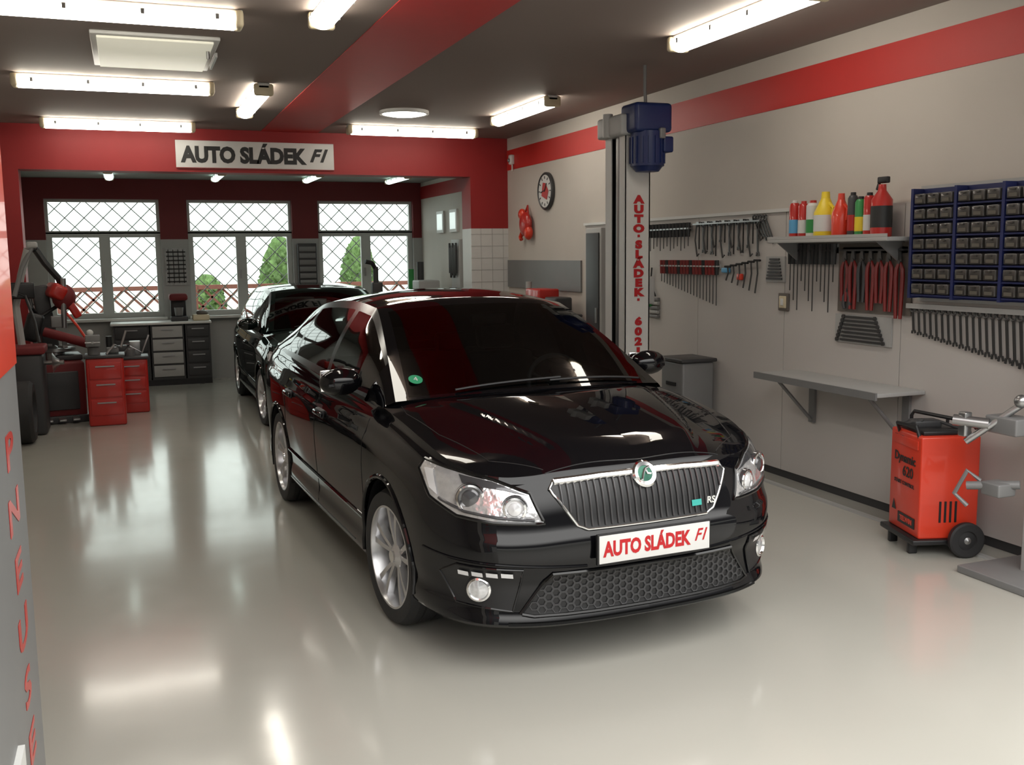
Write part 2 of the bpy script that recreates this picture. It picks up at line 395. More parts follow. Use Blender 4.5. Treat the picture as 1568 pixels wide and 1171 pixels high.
    def hoodfn(p,s,t):
        yc=.30+.28*s; k=min(max((yc+.03-abs(p[1]))/.05,0),1); k=k*k*(3-2*k)
        edge=min(1,s*6)*min(1,(1-s)*5); p=p.copy(); p[2]+=.014*k*edge+ .018*math.sin(math.pi*min(1,t))*edge; return p
    addgrid(coons(ringtop[:iK+1],cowl,ctr,ringtop[iK:iS+1],50,50,hoodfn),paint)
    if hatch:
        rail=[(-.22,.735,1.005),(-.62,.655,1.22),(-1.0,.58,1.385),(-1.17,.57,1.42),(-1.6,.565,1.45),(-2.2,.56,1.44),(-2.6,.57,1.40),(-2.85,.60,1.26),(-3.08,.66,1.07)]
        cen=[(-.10,0,1.035),(-.52,0,1.25),(-.90,0,1.425),(-1.10,0,1.462),(-1.6,0,1.495),(-2.2,0,1.485),(-2.7,0,1.45),(-3.0,0,1.28),(-3.15,0,1.10)]
    else:
        rail=[(-.22,.735,1.005),(-.62,.655,1.22),(-1.0,.58,1.385),(-1.17,.565,1.415),(-1.6,.56,1.43),(-2.2,.555,1.40),(-2.55,.57,1.34),(-2.9,.62,1.21),(-3.22,.68,1.075)]
        cen=[(-.10,0,1.035),(-.52,0,1.25),(-.90,0,1.427),(-1.10,0,1.468),(-1.6,0,1.495),(-2.2,0,1.455),(-2.55,0,1.385),(-2.92,0,1.245),(-3.28,0,1.10)]
    def ukey(K,n):
        K=np.array(K); out=[]
        for s in np.linspace(0,len(K)-1,n):
            i=min(int(s),len(K)-2); t=s-i; m0=(K[min(i+1,len(K)-1)]-K[max(i-1,0)])/2; m1=(K[min(i+2,len(K)-1)]-K[i])/2
            out.append((2*t**3-3*t**2+1)*K[i]+(t**3-2*t**2+t)*m0+(-2*t**3+3*t**2)*K[i+1]+(t**3-t**2)*m1)
        return np.array(out)
    NS=97; R_=ukey(rail,NS); C_=ukey(cen,NS); MT=24
    T=np.zeros((NS,MT+1,3))
    for i in range(NS):
        for j in range(MT+1):
            t=j/MT; T[i,j]=(C_[i,0]+(R_[i,0]-C_[i,0])*t**2.2,R_[i,1]*t,C_[i,2]+(R_[i,2]-C_[i,2])*t**2.6)
    def tm(i,j):
        s=i*8/(NS-1)
        if .08<s<1.95 and j<MT-2: return CGL
        if 5.6<s<7.7 and j<MT-2: return CGL
        return paint
    addgrid(T,tm)
    sel=[k for k in range(iS,N) if ringtop[k,0]>-3.3]; bx_=np.array([ringtop[k] for k in sel])
    MS=20; S=np.zeros((NS,MS+1,3))
    for i in range(NS):
        xb=R_[i,0]-.05*(1-i/(NS-1)); o=np.argsort(bx_[:,0]); bp=np.array([np.interp(xb,bx_[o,0],bx_[o,k]) for k in range(3)])
        if i==NS-1: bp=np.array([np.interp(R_[i,0],bx_[o,0],bx_[o,k]) for k in range(3)])
        for j in range(MS+1):
            t=j/MS; p=bp*(1-t)+R_[i]*t; p[1]+=.03*math.sin(math.pi*t)*min(1,(R_[i,2]-bp[2])/.3); S[i,j]=p
    def sm(i,j):
        x=R_[i,0]; s=i*8/(NS-1)
        if s<.75 or s>6.7: return paint
        if j<2 or j>=MS-2: return TRIM
        if abs(x+1.37)<.045 or abs(x+2.32)<.03: return TRIM
        return CGL
    addgrid(S,sm,flip=True)
    iR=sel[int(np.argmin(np.abs(bx_[:,0]-R_[-1,0])))]; iK2=int(N-1-np.argmin(np.abs(O[::-1,1]-.60)))
    e=cen[-1]; rc=ringtop[-1]
    ctr2=curve([tuple(rc),((rc[0]*.85+e[0]*.15),0,rc[2]+.03),((rc[0]+e[0])/2,0,(rc[2]+e[2])/2+.015),e],20)
    c1=curve([e,((e[0]+R_[-1,0])/2,.4,1.095),tuple(R_[-1]),tuple(ringtop[iR])],20)
    addgrid(coons(ringtop[iK2:][::-1],c1,ctr2,ringtop[iR:iK2+1][::-1],16,16),paint,flip=True)
    bvh=BVHTree.FromPolygons([tuple(v) for v in b.v],b.f)
    def hit(p,d,off):
        d=Vector(d).normalized(); r=bvh.ray_cast(Vector(p)+d*2,-d)
        if r[0] is None: return None
        n=r[1]; n=n if n.dot(d)>0 else -n
        return r[0]+n*off
    def down(x,y,fz=1.0):
        h=bvh.ray_cast(Vector((x,y,3)),Vector((0,0,-1)))[0]
        return Vector((x,y,fz)) if h is None else h
    def decal(poly,d,mt,off=.004,step=.02):
        d=Vector(d).normalized(); e2=Vector((0,0,1)) if abs(d.z)<.9 else Vector((1,0,0)); e1=e2.cross(d).normalized(); e2=d.cross(e1)
        bm=bmesh.new(); q=[(Vector(p).dot(e1),Vector(p).dot(e2)) for p in poly]
        bm.faces.new([bm.verts.new((u,v,0)) for u,v in q])
        for ax in (0,1):
            lo=min(a[ax] for a in q); hi=max(a[ax] for a in q); t=lo+step
            while t<hi:
                co=Vector((t,0,0)) if ax==0 else Vector((0,t,0)); no=Vector((1,0,0)) if ax==0 else Vector((0,1,0))
                bmesh.ops.bisect_plane(bm,geom=bm.verts[:]+bm.edges[:]+bm.faces[:],plane_co=co,plane_no=no); t+=step
        bmesh.ops.triangulate(bm,faces=[f for f in bm.faces if len(f.verts)>4])
        bm.verts.index_update(); P=[hit(e1*v.co.x+e2*v.co.y,d,off) for v in bm.verts]
        fs=[[v.index for v in f.verts] for f in bm.faces if all(P[v.index] is not None for v in f.verts)]
        us=sorted(set(i for f in fs for i in f)); rm={u:k for k,u in enumerate(us)}
        b.add([P[u] for u in us],[[rm[i] for i in f] for f in fs],mt); bm.free()
    def line(pts,d,r,mt,off=.0,closed=False,n=6,sub=8):
        P=[Vector(p) for p in pts]; 
        if closed: P.append(P[0])
        Q=[]
        for a,c in zip(P[:-1],P[1:]):
            for k in range(sub): Q.append(a.lerp(c,k/sub))
        if not closed: Q.append(P[-1])
        H=[h for h in (hit(p,d,off) for p in Q) if h is not None]
        if len(H)>2: b.tube(H,r,mt,n,closed)
    F=(1,0,0)
    gp=[(1,-.42,.765),(1,-.395,.795),(1,-.2,.805),(1,-.06,.81),(1,.06,.81),(1,.2,.805),(1,.395,.795),(1,.42,.765),(1,.325,.62),(1,.28,.60),(1,-.28,.60),(1,-.325,.62)]
    decal(gp,F,BLACK,.004)
    for k in range(-13,14):
        y=k*.029; zl=.612; zh=.79
        if abs(y)>.30: zl=.615+(abs(y)-.30)/.12*.14
        if abs(y)<.055: zh=.75
        if zh-zl>.03: line([(1,y,zl),(1,y,zh)],F,.0038,SLAT,.008)
    line(gp,F,.0055,CHROME,.006,closed=True,n=8)
    line([(1,-.395,.79),(1,-.2,.80),(1,.2,.80),(1,.395,.79)],F,.016,CHROME,.004,n=8)
    h=hit((1,0,.79),F,.0); EM=FR(h+Vector((.014,0,.005)),(0,1,0),(-.45,0,.9))
    b.lathe([(-.03,.0),(-.03,.054),(.004,.058),(.012,.050),(.008,.034)],CHROME,EM,32); b.lathe([(.006,.036),(.012,.0005)],mat('emblem_green',(.03,.12,.08),.25,.5),EM,32)
    b.M=EM; b.tube([(-.022,-.026,.013),(-.012,.0,.015),(.0,.018,.015),(.022,.026,.013)],.005,CHROME,6); b.tube([(.0,.018,.015),(.006,-.002,.015),(.024,-.004,.013)],.004,CHROME,6); b.M=None
    for sg in (1,-1):
        D=(.80,.60*sg,0)
        hp=[(.84,.45,.635),(.80,.50,.752),(.72,.64,.802),(.60,.755,.828),(.44,.83,.85),(.42,.845,.81),(.52,.82,.72),(.66,.76,.66),(.76,.64,.64)]
        hp=[(x,y*sg,z) for x,y,z in hp]
        decal(hp if sg>0 else hp[::-1],D,HL,.004,.012)
        line(hp,D,.008,TRIM,.002,closed=True)
        d1=[(.81,.51,.742),(.72,.64,.792),(.62,.74,.812),(.66,.74,.782),(.76,.60,.762)]; d1=[(x,y*sg,z) for x,y,z in d1]; decal(d1 if sg>0 else d1[::-1],D,HLD,.008,.012)
        for (px,py,pz,rr) in((.68,.71,.732,.046),(.79,.56,.697,.036)):
            h=hit((px,py*sg,pz),D,-.006); EM=FR(h,Vector((0,0,1)).cross(Vector((.88,.46*sg,0))),(0,0,1))
            b.lathe([(0,rr+.020),(.014,rr+.018)],HLD,EM,28); b.lathe([(.012,rr+.014),(.018,rr+.012),(.02,rr+.004),(.01,rr)],CHROME,EM,28); b.lathe([(.01,rr),(.022,rr*.7),(.028,.0005)],HLD if rr>.04 else LAMPW,EM,28)
        h1=[(.50,.80,.82),(.46,.83,.82),(.50,.81,.75),(.56,.80,.73)]; h1=[(x,y*sg,z) for x,y,z in h1]; decal(h1 if sg>0 else h1[::-1],D,LAMPW,.009,.012)
        line([(.80,.47*sg,.65),(.74,.60*sg,.66),(.66,.72*sg,.68),(.56,.79*sg,.72)],D,.006,HLD,.008)
        D2=(.80,.6*sg,0)
        fp=[(.84,.55,.455),(.70,.79,.465),(.62,.835,.42),(.67,.78,.30),(.80,.58,.275)]; fp=[(x,y*sg,z) for x,y,z in fp]
        decal(fp if sg>0 else fp[::-1],D2,BLACK,.004,.015); line(fp,D2,.005,paint,.003,closed=True)
        h=hit((.73,.70*sg,.362),D2,-.002); EM=FR(h,Vector((0,0,1)).cross(Vector((.86,.51*sg,0))),(0,0,1))
        b.lathe([(-.02,.056),(.012,.056),(.016,.05)],BLACK,EM,28); b.lathe([(-.02,.050),(.016,.050),(.02,.042),(.012,.038)],CHROME,EM,28); b.lathe([(.012,.039),(.017,.02),(.019,.0005)],FOGW,EM,28)
        for k in range(4):
            a=.02+.235*k/4; c=a+.045
            def q(t,z): return (.84-.14*t/.25,(.575+.215*t/.25)*sg,z)
            pl=[q(a,.425),q(a,.444),q(c,.447),q(c,.428)]; decal(pl if sg>0 else pl[::-1],D2,LAMPW,.012,.02)
        line([(.88,.28*sg,.455),(.80,.58*sg,.475),(.66,.79*sg,.49),(.5,.86*sg,.50)],D2,.005,paint,.002)
        Sd=(0,sg,0)
        for xx in (-.33,-1.36,-2.25): line([(xx,1*sg,.24),(xx,1*sg,.6),(xx-.02,1*sg,.95)],Sd,.0022,BLACK,.0)
        line([(-.30,1*sg,.265),(-2.2,1*sg,.265)],Sd,.003,BLACK)
        line([(-.36,1*sg,.42),(-2.2,1*sg,.44)],Sd,.010,paint,.002)
        for xx in (-1.22,-2.12):
            h=hit((xx,1*sg,.82),Sd,.0)
            b.box(h+Vector((0,.018*sg,0)),(.19,.022,.028),paint,bev=.01); b.box(h,(.16,.03,.05),BLACK,bev=.012)
        for ax,az in arches:
            pts=[]
            for k in range(25):
                an=math.pi*(-.06+1.12*k/24); pts.append((ax+math.cos(an)*(RA+.012),1*sg,az+math.sin(an)*(RA+.012)))
            line(pts,Sd,.011,paint,.0,sub=1,n=8)
            n=24; vs=[]
            for k in range(n+1):
                an=math.pi*(-.12+1.24*k/n)
                for yy in (.86,.52): vs.append((ax+math.cos(an)*RA,yy*sg,az+math.sin(an)*RA))
            b.add(vs,[(2*k,2*k+1,2*k+3,2*k+2) for k in range(n)],BLACK)
            wheel(b,ax,.752*sg,sg,steer=0. if ax<-1 else .08)
            b.cyl((ax,.3*sg,.318),(ax,.7*sg,.318),.05,BLACK)
        b.sph((-.60,.905*sg,1.07),(.075,.112,.070),paint,20); b.box((-.665,.905*sg,1.07),(.012,.18,.11),CHROME,bev=.005)
        b.tube([(-.58,.78*sg,1.0),(-.59,.82*sg,1.02),(-.60,.87*sg,1.045)],[.035,.03,.028],paint,10)
        b.box((-.545,.925*sg,1.06),(.02,.12,.02),paint,bev=.008)
        tl=[(-3.40,.80,.97),(-3.40,.80,.72),(-3.60,.60,.72),(-3.60,.60,.97)]
        if hatch: tl=[(-2.6+(x+2.6)*.62,y,z) for x,y,z in tl]
        tl=[(x,y*sg,z) for x,y,z in tl]; decal(tl if sg<0 else tl[::-1],(-.7,.7*sg,0),mat('tail_lens',(.4,.01,.01),.15,coat=1),.004,.03)
    lp=[(1,-.55,.265),(1,-.43,.43),(1,.43,.43),(1,.55,.265),(1,.50,.255),(1,-.50,.255)]
    decal(lp,F,BLACK,.003); line(lp,F,.008,TRIM,.004,closed=True)
    hr=.0195; dx=hr*1.5; dz=hr*math.sqrt(3)
    for i in range(-18,19):
        for j in range(0,6):
            y=i*dx; z=.28+j*dz+(dz/2 if i%2 else 0)
            if z>.42 or abs(y)>.55-(z-.265)*.72-.02: continue
            ring=[]
            for rr in (hr*.98,hr*.78):
                for k in range(6): ring.append(hit((1,y+rr*math.cos(k*math.pi/3),z+rr*math.sin(k*math.pi/3)),F,.009))
            if any(q is None for q in ring): continue
            b.add(ring,[(k,(k+1)%6,6+(k+1)%6,6+k) for k in range(6)],DGREY)
    line([(.9,-.60,.225),(1,0,.225),(.9,.60,.225)],F,.010,TRIM,.0,sub=20)
    for sg in (1,-1):
        line([(.76,.42*sg,2),(.62,.60*sg,2),(.3,.70*sg,2),(-.05,.735*sg,2),(-.17,.72*sg,2)],(0,0,1),.002,BLACK,.0005,sub=16)
    line([(.775,-.42,2),(.80,0,2),(.775,.42,2)],(0,0,1),.0025,BLACK,.0005,sub=16)
    if not hatch:
        h=hit((1,0,.53),F,0); x=h.x+.018
        b.box((x,0,.527),(.016,.54,.128),BLACK,bev=.004); b.box((x+.009,0,.527),(.005,.525,.115),SIGN,bev=.002)
        b.text('AUTO SLÁDEK',FR((x+.0125,-.04,.525),(0,1,0)),.084,RINK,.0005,.0035,xs=.73); b.text('F1',FR((x+.0125,.215,.532),(0,1,0)),.072,RINK,.0005,.001,shear=.4,xs=.85)
        b.text('RS',FR(hit((1,.31,.655),F,.014),(0,1,0)),.04,CHROME,.003,.001); 
        decal([(1,.21,.64),(1,.26,.64),(1,.26,.665),(1,.21,.665)],F,mat('badge_teal',(.05,.4,.35),.3),.013)
        h=down(-.32,-.60,1.09); EM=FR(h+Vector((.004,0,.006)),(0,1,0),(-.85,0,.5))
        b.lathe([(0,.036),(.001,.0005)],mat('green_sticker',(.02,.30,.14),.5),EM,24); b.text('4',EM@Matrix.Translation((0,0,.002)),.045,WPL,.0005)
    L=3.55 if not hatch else 3.05
    b.bx(-L+.1,.72,-.52,.52,.18,.42,BLACK); b.bx(-2.15,-.42,-.80,.80,.20,.30,BLACK)
    b.box((-.42,0,.88),(.42,1.36,.20),DGREY,bev=.06); b.box((-.35,0,.45),(.1,1.4,.8),BLACK)
    M2=Matrix.Translation((-.66,.36,.96))@Matrix.Rotation(math.radians(65),4,'Y')
    b.tube([(M2@Vector((math.cos(t)*.185,math.sin(t)*.185,0))) for t in [2*math.pi*k/28 for k in range(28)]],.014,GREY,8,True)
    for an in (0,2.1,4.2): b.cyl(M2@Vector((0,0,-.02)),M2@Vector((math.cos(an)*.18,math.sin(an)*.18,0)),.012,DGREY,6)
    b.cyl(M2@Vector((0,0,-.03)),M2@Vector((0,0,.005)),.05,DGREY,12)
    for y in (-.36,.36):
        b.box((-1.2,y,.50),(.50,.50,.16),SEAT,bev=.06); b.box((-1.48,y,.80),(.14,.48,.60),SEAT,rot=(0,-.25,0),bev=.06); b.box((-1.58,y,1.18),(.09,.26,.16),SEAT,rot=(0,-.2,0),bev=.04)
        b.box((-2.42,y,1.08),(.08,.24,.14),SEAT,bev=.04)
    b.box((-2.15,0,.48),(.5,1.3,.16),SEAT,bev=.06); b.box((-2.4,0,.75),(.14,1.3,.58),SEAT,rot=(0,-.3,0),bev=.06)
    b.box((-.82,0,1.34),(.03,.22,.065),BLACK,bev=.015)
    for y0,y1 in ((-.45,.12),(.05,.60)):
        P=[]
        for k in range(9):
            y=y0+(y1-y0)*k/8; P.append(down(-.14-.02*(k/8)-.10*abs(y)**2,y)+Vector((0,0,.016)))
        b.tube(P,.006,BLACK,6)
    return b.finish(name,M,28)
def carM(cx,cy,ch,s=1): return Matrix.Translation((cx,cy,0))@Matrix.Rotation(ch-math.pi/2,4,'Z')@Matrix.Scale(s,4)
build_car('car',carM(1.91,4.413,.047),PAINT)
build_car('car',carM(2.0,10.22,.0,.93),PAINT2,True)
# ------------------------------------------------------------ two post lift (column)
b=B(); Y0=7.0
b.bx(3.65,3.87,Y0,Y0+.012,.0,2.62,WPL); b.bx(3.86,3.87,Y0,Y0+.34,0,2.62,WPL); b.bx(3.65,3.87,Y0+.33,Y0+.342,0,2.62,WPL)
b.bx(3.65,3.66,Y0,Y0+.10,0,2.62,WPL); b.bx(3.65,3.66,Y0+.24,Y0+.34,0,2.62,WPL); b.bx(3.70,3.71,Y0+.02,Y0+.32,0,2.6,BLACK)
b.cyl((3.68,Y0+.17,.1),(3.68,Y0+.17,2.6),.02,STEEL)
b.bx(3.55,3.95,Y0-.08,Y0+.42,0,.02,GREY,bev=.004)
b.box((3.74,Y0+.17,2.68),(.30,.42,.16),LGREY,bev=.02); b.cyl((3.60,Y0+.2,2.60),(3.60,Y0+.2,2.78),.04,LGREY)
b.box((3.80,Y0-.06,2.72),(.32,.26,.22),BLUE,bev=.03); b.cyl((3.80,Y0-.08,2.62),(3.80,Y0-.08,2.36),.13,BLUE,28)
for k in range(16):
    a=2*math.pi*k/16; b.box((3.80+.133*math.cos(a),Y0-.08+.133*math.sin(a),2.48),(.012,.012,.2),BLUE,rot=(0,0,a))
b.cyl((3.80,Y0-.08,2.36),(3.80,Y0-.08,2.32),.12,BLUE,28,r2=.09); b.box((3.92,Y0-.14,2.52),(.09,.12,.12),BLUE,bev=.015); b.box((3.86,Y0-.2,2.6),(.05,.04,.08),GREY,bev=.01)
b.tube([(3.83,Y0,2.78),(3.83,Y0+.02,2.95),(3.83,Y0+.02,ZC-.002)],.014,GREY)
s='AUTO.SLÁDEK.'; z=2.11
for ch in s:
    if ch=='.': b.box((3.77,Y0-.003,z+.02),(.02,.004,.02),RINK); z-=.05; continue
    b.text(ch,FR((3.77,Y0-.004,z),(1,0,0)),.08,RINK,.001,.006,xs=1.4); z-=.075
z=1.155
for ch in '602123': b.text(ch,FR((3.77,Y0-.004,z),(1,0,0)),.08,RINK,.001,.006,xs=1.4); z-=.08
b.box((3.60,Y0+.17,.5),(.1,.22,.5),GREY,bev=.01)
for e in (-1,1): b.box((3.25,Y0+.17+e*.28,.13),(.75,.08,.07),GREY,rot=(0,0,-e*.5),bev=.01)
b.box((3.90,Y0+.1,1.40),(.06,.16,.22),LGREY,bev=.01)
b.finish('two_post_lift')
# ------------------------------------------------------------ right wall things
XW=XR-.037
def wallM(y,z,x=XW): return FR((x,y,z),(0,-1,0))
b=B(); b.M=wallM(10.68,2.41,XR-.002)
b.lathe([(0,.215),(.03,.215),(.045,.20),(.035,.185)],DGREY,n=48); b.lathe([(.033,.186),(.034,.0005)],WPL,n=48); b.prism([(-.09,-.05,.036),(.06,-.10,.036),(.11,.0,.036),(.02,.09,.036),(-.05,.10,.036)],(0,0,.003),REDP)
for k in range(12):
    a=k*math.pi/6; b.box((.155*math.cos(a),.155*math.sin(a),.037),(.03,.01,.004),INK,rot=(0,0,a))
b.box((.03,.04,.042),(.014,.11,.004),INK,rot=(0,0,-.6)); b.box((-.05,.0,.042),(.12,.01,.004),INK,rot=(0,0,.2)); b.finish('wall_clock')
b=B(); b.M=wallM(11.22,2.07,XR-.002)
b.sph((0,-.02,.06),(.15,.15,.06),REDP,20); b.sph((.09,-.12,.06),(.08,.09,.05),ORG); b.sph((-.08,.10,.07),(.08,.07,.045),ORG); b.tube([(-.05,.1,.05),(0,.2,.03),(.06,.1,.05)],.012,REDP); b.tube([(-.1,-.1,.06),(-.17,-.17,.06),(-.14,-.2,.06)],.025,ORG)
b.finish('hanging_red_hose_bag')
b=B(); b.box((XR-.03,11.75,2.86),(.06,.08,.12),WPL,bev=.015); b.sph((XR-.06,11.75,2.85),.025,GREY); b.cyl((XR-.02,11.75,2.8),(XR-.02,11.75,2.72),.01,WPL); b.finish('wall_alarm_siren')
def driver(b,y,z,L,hl,mt,r=.013,x=XW-.03):
    b.cyl((x,y,z),(x,y,z-hl),r,mt,8,r2=r*.8); b.cyl((x,y,z-hl),(x,y,z-L),.0045,TOOL,6)
def rail(b,y0,y1,z,mt=STEEL): b.bx(XW-.045,XW-.012,y0,y1,z-.006,z+.006,mt); b.bx(XW-.012,XW,y0,y1,z-.02,z+.02,mt)
def spanner(b,y,z,L,mt=STEEL,tilt=0.,x=XW-.012):
    M=FR((x,y,z),(0,-1,0))@Matrix.Rotation(tilt,4,'Z'); w=max(L*.055,.013)
    b.box((0,-L/2,0),(w*1.1,L*.82,.006),mt,M=M)
    b.tube([(math.cos(t)*w*1.3,-.06*L+math.sin(t)*w*1.3,0) for t in [2*math.pi*k/12 for k in range(12)]],w*.5,mt,5,True,M=M)
    for e in (-1,1): b.box((e*w*.9,-L*.94,0),(w*.8,L*.11,.007),mt,rot=(0,0,e*.25),M=M)
def pliers(b,y,z,L,mt,x=XW-.03):
    M=FR((x,y,z),(0,-1,0))
    b.prism([(-.012,0,0),(.012,0,0),(.02,-.06,0),(0,-.08,0),(-.02,-.06,0)],(0,0,.012),TOOL,M=M); b.cyl((0,-.065,-.002),(0,-.065,.016),.012,TOOL,10,M=M)
    for e in (-1,1): b.tube([(e*.008,-.07,.006),(e*.026,-.11,.006),(e*.03,-.16,.006),(e*.02,-L,.006)],[.007,.013,.014,.011],mt,7,M=M)
b=B(); rail(b,7.45,8.15,1.90)
for k in range(12): driver(b,7.47+k*.06,1.95,.20+.02*(k%3),.12,BLACK,.02)
b.finish('screwdriver_set')
b=B(); rail(b,7.0,7.95,1.58,LGREY)
for k in range(19): driver(b,7.02+k*.05,1.63,.37-.010*k,.12,DRP if k%4 else BLACK,.019)
b.finish('screwdriver_set')
b=B(); rail(b,5.56,6.06,1.70,BLACK); b.bx(XW-.012,XW,5.56,6.1,1.62,1.745,LGREY)
for k in range(12): driver(b,5.575+k*.043,1.745,.26+.07*((k*3)%4),.14,BLACK if k%3 else DGREY,.022)
b.finish('screwdriver_set')
b=B(); rail(b,6.42,7.38,1.93)
for k in range(22):
    y=6.45+k*.043; L=.15+.13*abs(math.sin(k*1.7))
    if k%3==0: b.tube([(XW-.02,y,1.93),(XW-.02,y+.02,1.93-L*.5),(XW-.02,y-.015,1.93-L),(XW-.02,y-.04,1.95-L)],.007,TOOL,6)
    elif k%3==1: spanner(b,y,1.94,L,TOOL,.05)
    else: b.tube([(XW-.02,y-.03,1.94),(XW-.02,y,1.95),(XW-.02,y,1.94-L)],.006,BLACK,6)
for k in range(5): spanner(b,6.40+.035*k,1.965,.24-.015*k,TOOL,.55)
b.finish('hanging_wrench_row')
b=B()
for k in range(6): b.tube([(XW-.03,6.46+.08*k,1.63-.01*k),(XW-.03,6.45+.08*k,1.53),(XW-.03,6.48+.08*k,1.38+.018*k)],.007,TOOL,6); b.tube([(XW-.03,6.42+.08*k,1.63-.01*k),(XW-.03,6.50+.08*k,1.63-.01*k)],.009,BLACK,6)
b.box((XW-.02,6.9,1.55),(.03,.10,.04),LBLUE,bev=.008); b.box((XW-.02,6.7,1.50),(.03,.06,.05),ORG,bev=.008)
b.finish('t_handle_key_set')
b=B()
for k in range(5):
    z=1.10+.04*k; b.bx(XW-.03,XW,8.1-.1,8.1+.1+.02*(k%2),z,z+.028,LGREY if k%2 else GREY,bev=.006)
b.tube([(XW-.02,8.12,1.56),(XW-.02,8.14,1.42),(XW-.02,8.05,1.3)],.008,BLACK)
b.box((XW-.025,8.16,1.22),(.04,.08,.04),GRN,bev=.01); b.finish('wall_gauge_holder')
b=B(); b.bx(XW-.012,XW,6.14,6.37,1.47,1.66,LGREY)
for k in range(7): b.box((XW-.02,6.255,1.495+k*.024),(.01,.19-.012*k,.014),DGREY)
b.finish('allen_key_holder')
b=B(); b.box((XW-.008,6.145,1.325),(.016,.12,.13),BROWN,bev=.006); b.box((XW-.018,6.145,1.325),(.012,.08,.09),CREAM,bev=.01); b.box((XW-.026,6.145,1.325),(.008,.03,.05),WPL,bev=.003); b.finish('wall_socket')
b=B(); b.bx(XW-.01,XW,5.02,5.56,1.08,1.27,LGREY)
for k in range(7):
    M=FR((XW-.018,5.53-.01*k,1.10+k*.026),(0,-1,0)); L=.47-.025*k
    b.box((L/2,0,0),(L*.86,.014,.008),TOOL,M=M); b.cyl((0,0,-.006),(0,0,.006),.014,TOOL,10,M=M); b.cyl((L*.95,0,-.006),(L*.95,0,.006),.013,TOOL,10,M=M)
b.finish('combination_wrench_rack')
b=B(); b.bx(4.30,XW,4.84,6.05,1.755,1.78,LGREY,bev=.004); b.bx(4.30,4.305,4.84,6.05,1.78,1.80,LGREY)
for y in (4.95,5.95): b.prism([(4.32,y,1.755),(XW,y,1.755),(XW,y,1.6)],(0,.012,0),GREY)
b.finish('wall_shelf')
def bottle(name,y,h,r,mt,capm,kind=0,x=4.42,lab=None):
    b=B(); M=Matrix.Translation((x,y,1.782))
    if kind==0: b.lathe([(0,.0005),(0,r),(.01,r),(h*.86,r),(h*.93,r*.7),(h*.94,.0005)],mt,M,24); b.lathe([(h*.9,r*.55),(h,r*.5),(h,.0005)],capm,M,16)
    elif kind==1:
        b.lathe([(0,.0005),(0,r*.95),(.02,r),(h*.55,r),(h*.75,r*.6),(h*.88,r*.35),(h*.9,.0005)],mt,M,24); b.lathe([(h*.86,r*.4),(h,r*.35),(h,.0005)],capm,M,16)
        b.tube([(x,y-r*.5,1.782+h*.75),(x,y-r*1.1,1.782+h*.65),(x,y-r*.95,1.782+h*.4)],.012,mt,8)
    else:
        b.lathe([(0,.0005),(0,r),(h*.6,r),(h*.75,r*.4),(h*.85,r*.35),(h*.85,.0005)],mt,M,24); b.box((x,y-.01,1.782+h*.92),(.03,.09,.04),capm,bev=.008); b.box((x,y+.035,1.782+h*.84),(.012,.015,.06),capm,rot=(.4,0,0))
    if lab: b.lathe([(h*.15,r+.001),(h*.5,r+.001)],lab,M,24)
    b.finish(name)
bottle('spray_can',5.90,.27,.038,REDP,WPL,0,lab=LBLUE); bottle('spray_can',5.80,.26,.038,REDP,REDP,0,lab=WPL); bottle('oil_bottle',5.70,.26,.045,WPL,REDP,0,lab=GRN)
bottle('yellow_oil_jug',5.57,.31,.075,YEL,YEL,1,lab=WPL); bottle('orange_bottle',5.41,.29,.06,ORG,ORG,1); bottle('spray_can',5.295,.29,.034,DGREY,BLACK,0,lab=REDP)
bottle('green_bottle',5.22,.26,.036,GRN,BLACK,0,lab=YEL); bottle('spray_can',5.14,.28,.036,REDP,BLACK,0,lab=WPL); bottle('trigger_spray_bottle',5.03,.38,.065,REDP,BLACK,2,lab=INK)
b=B(); b.bx(XW-.012,XW,4.86,5.54,1.29,1.745,BROWN)
for k in range(6): pliers(b,5.45-k*.083,1.70,.34+.05*(k%2),DRP if k!=2 else DGREY)
pliers(b,4.94,1.69,.42,DRP); pliers(b,5.42,1.5,.19,DGREY); rail(b,4.9,5.5,1.70,DGREY)
b.finish('pliers_board')
b=B(); b.bx(XW-.02,XW,3.40,4.80,1.39,2.08,LGREY); b.bx(XW-.04,XW-.02,3.42,4.78,1.41,2.06,NAVY)
BINM=mat('smoked_bin_plastic',(.045,.040,.036),.3,coat=.5,var=.6,scale=14)
BLAB=mat('bin_label',(.10,.088,.07),.6)
for u in range(4):
    b.bx(XW-.12,XW-.04,4.755-u*.335,4.775-u*.335,1.41,2.06,NAVY)
    for r in range(7): b.bx(XW-.115,XW-.04,4.43-u*.335,4.76-u*.335,1.424+r*.088,1.434+r*.088,NAVY)
    for c in range(3):
        for r in range(7):
            y=4.695-u*.335-c*.102; z=1.469+r*.088
            if y<3.46: continue
            b.box((XW-.085,y,z),(.09,.084,.060),BINM,bev=.006); b.box((XW-.132,y,z-.012),(.004,.05,.02),BLAB); b.box((XW-.135,y,z+.018),(.012,.03,.008),BINM)
b.finish('parts_bin_cabinet')
b=B(); b.bx(XW-.03,XW,3.40,4.88,1.34,1.37,LGREY)
for k in range(30): spanner(b,4.84-k*.047,1.345,.16+.008*k if k<17 else .30,TOOL,.10)
b.finish('ring_spanner_row')
b=B(); b.bx(4.16,XW,4.72,5.97,.815,.84,LGREY,bev=.004); b.bx(4.15,4.165,4.72,5.97,.80,.845,GREY)
for y in (4.86,5.78):
    b.bx(XW-.02,XW,y-.03,y+.03,.48,.82,GREY); b.bx(4.2,XW,y-.012,y+.012,.79,.815,GREY); b.cyl((4.22,y,.80),(XW-.02,y,.50),.012,GREY)
b.finish('fold_down_shelf')
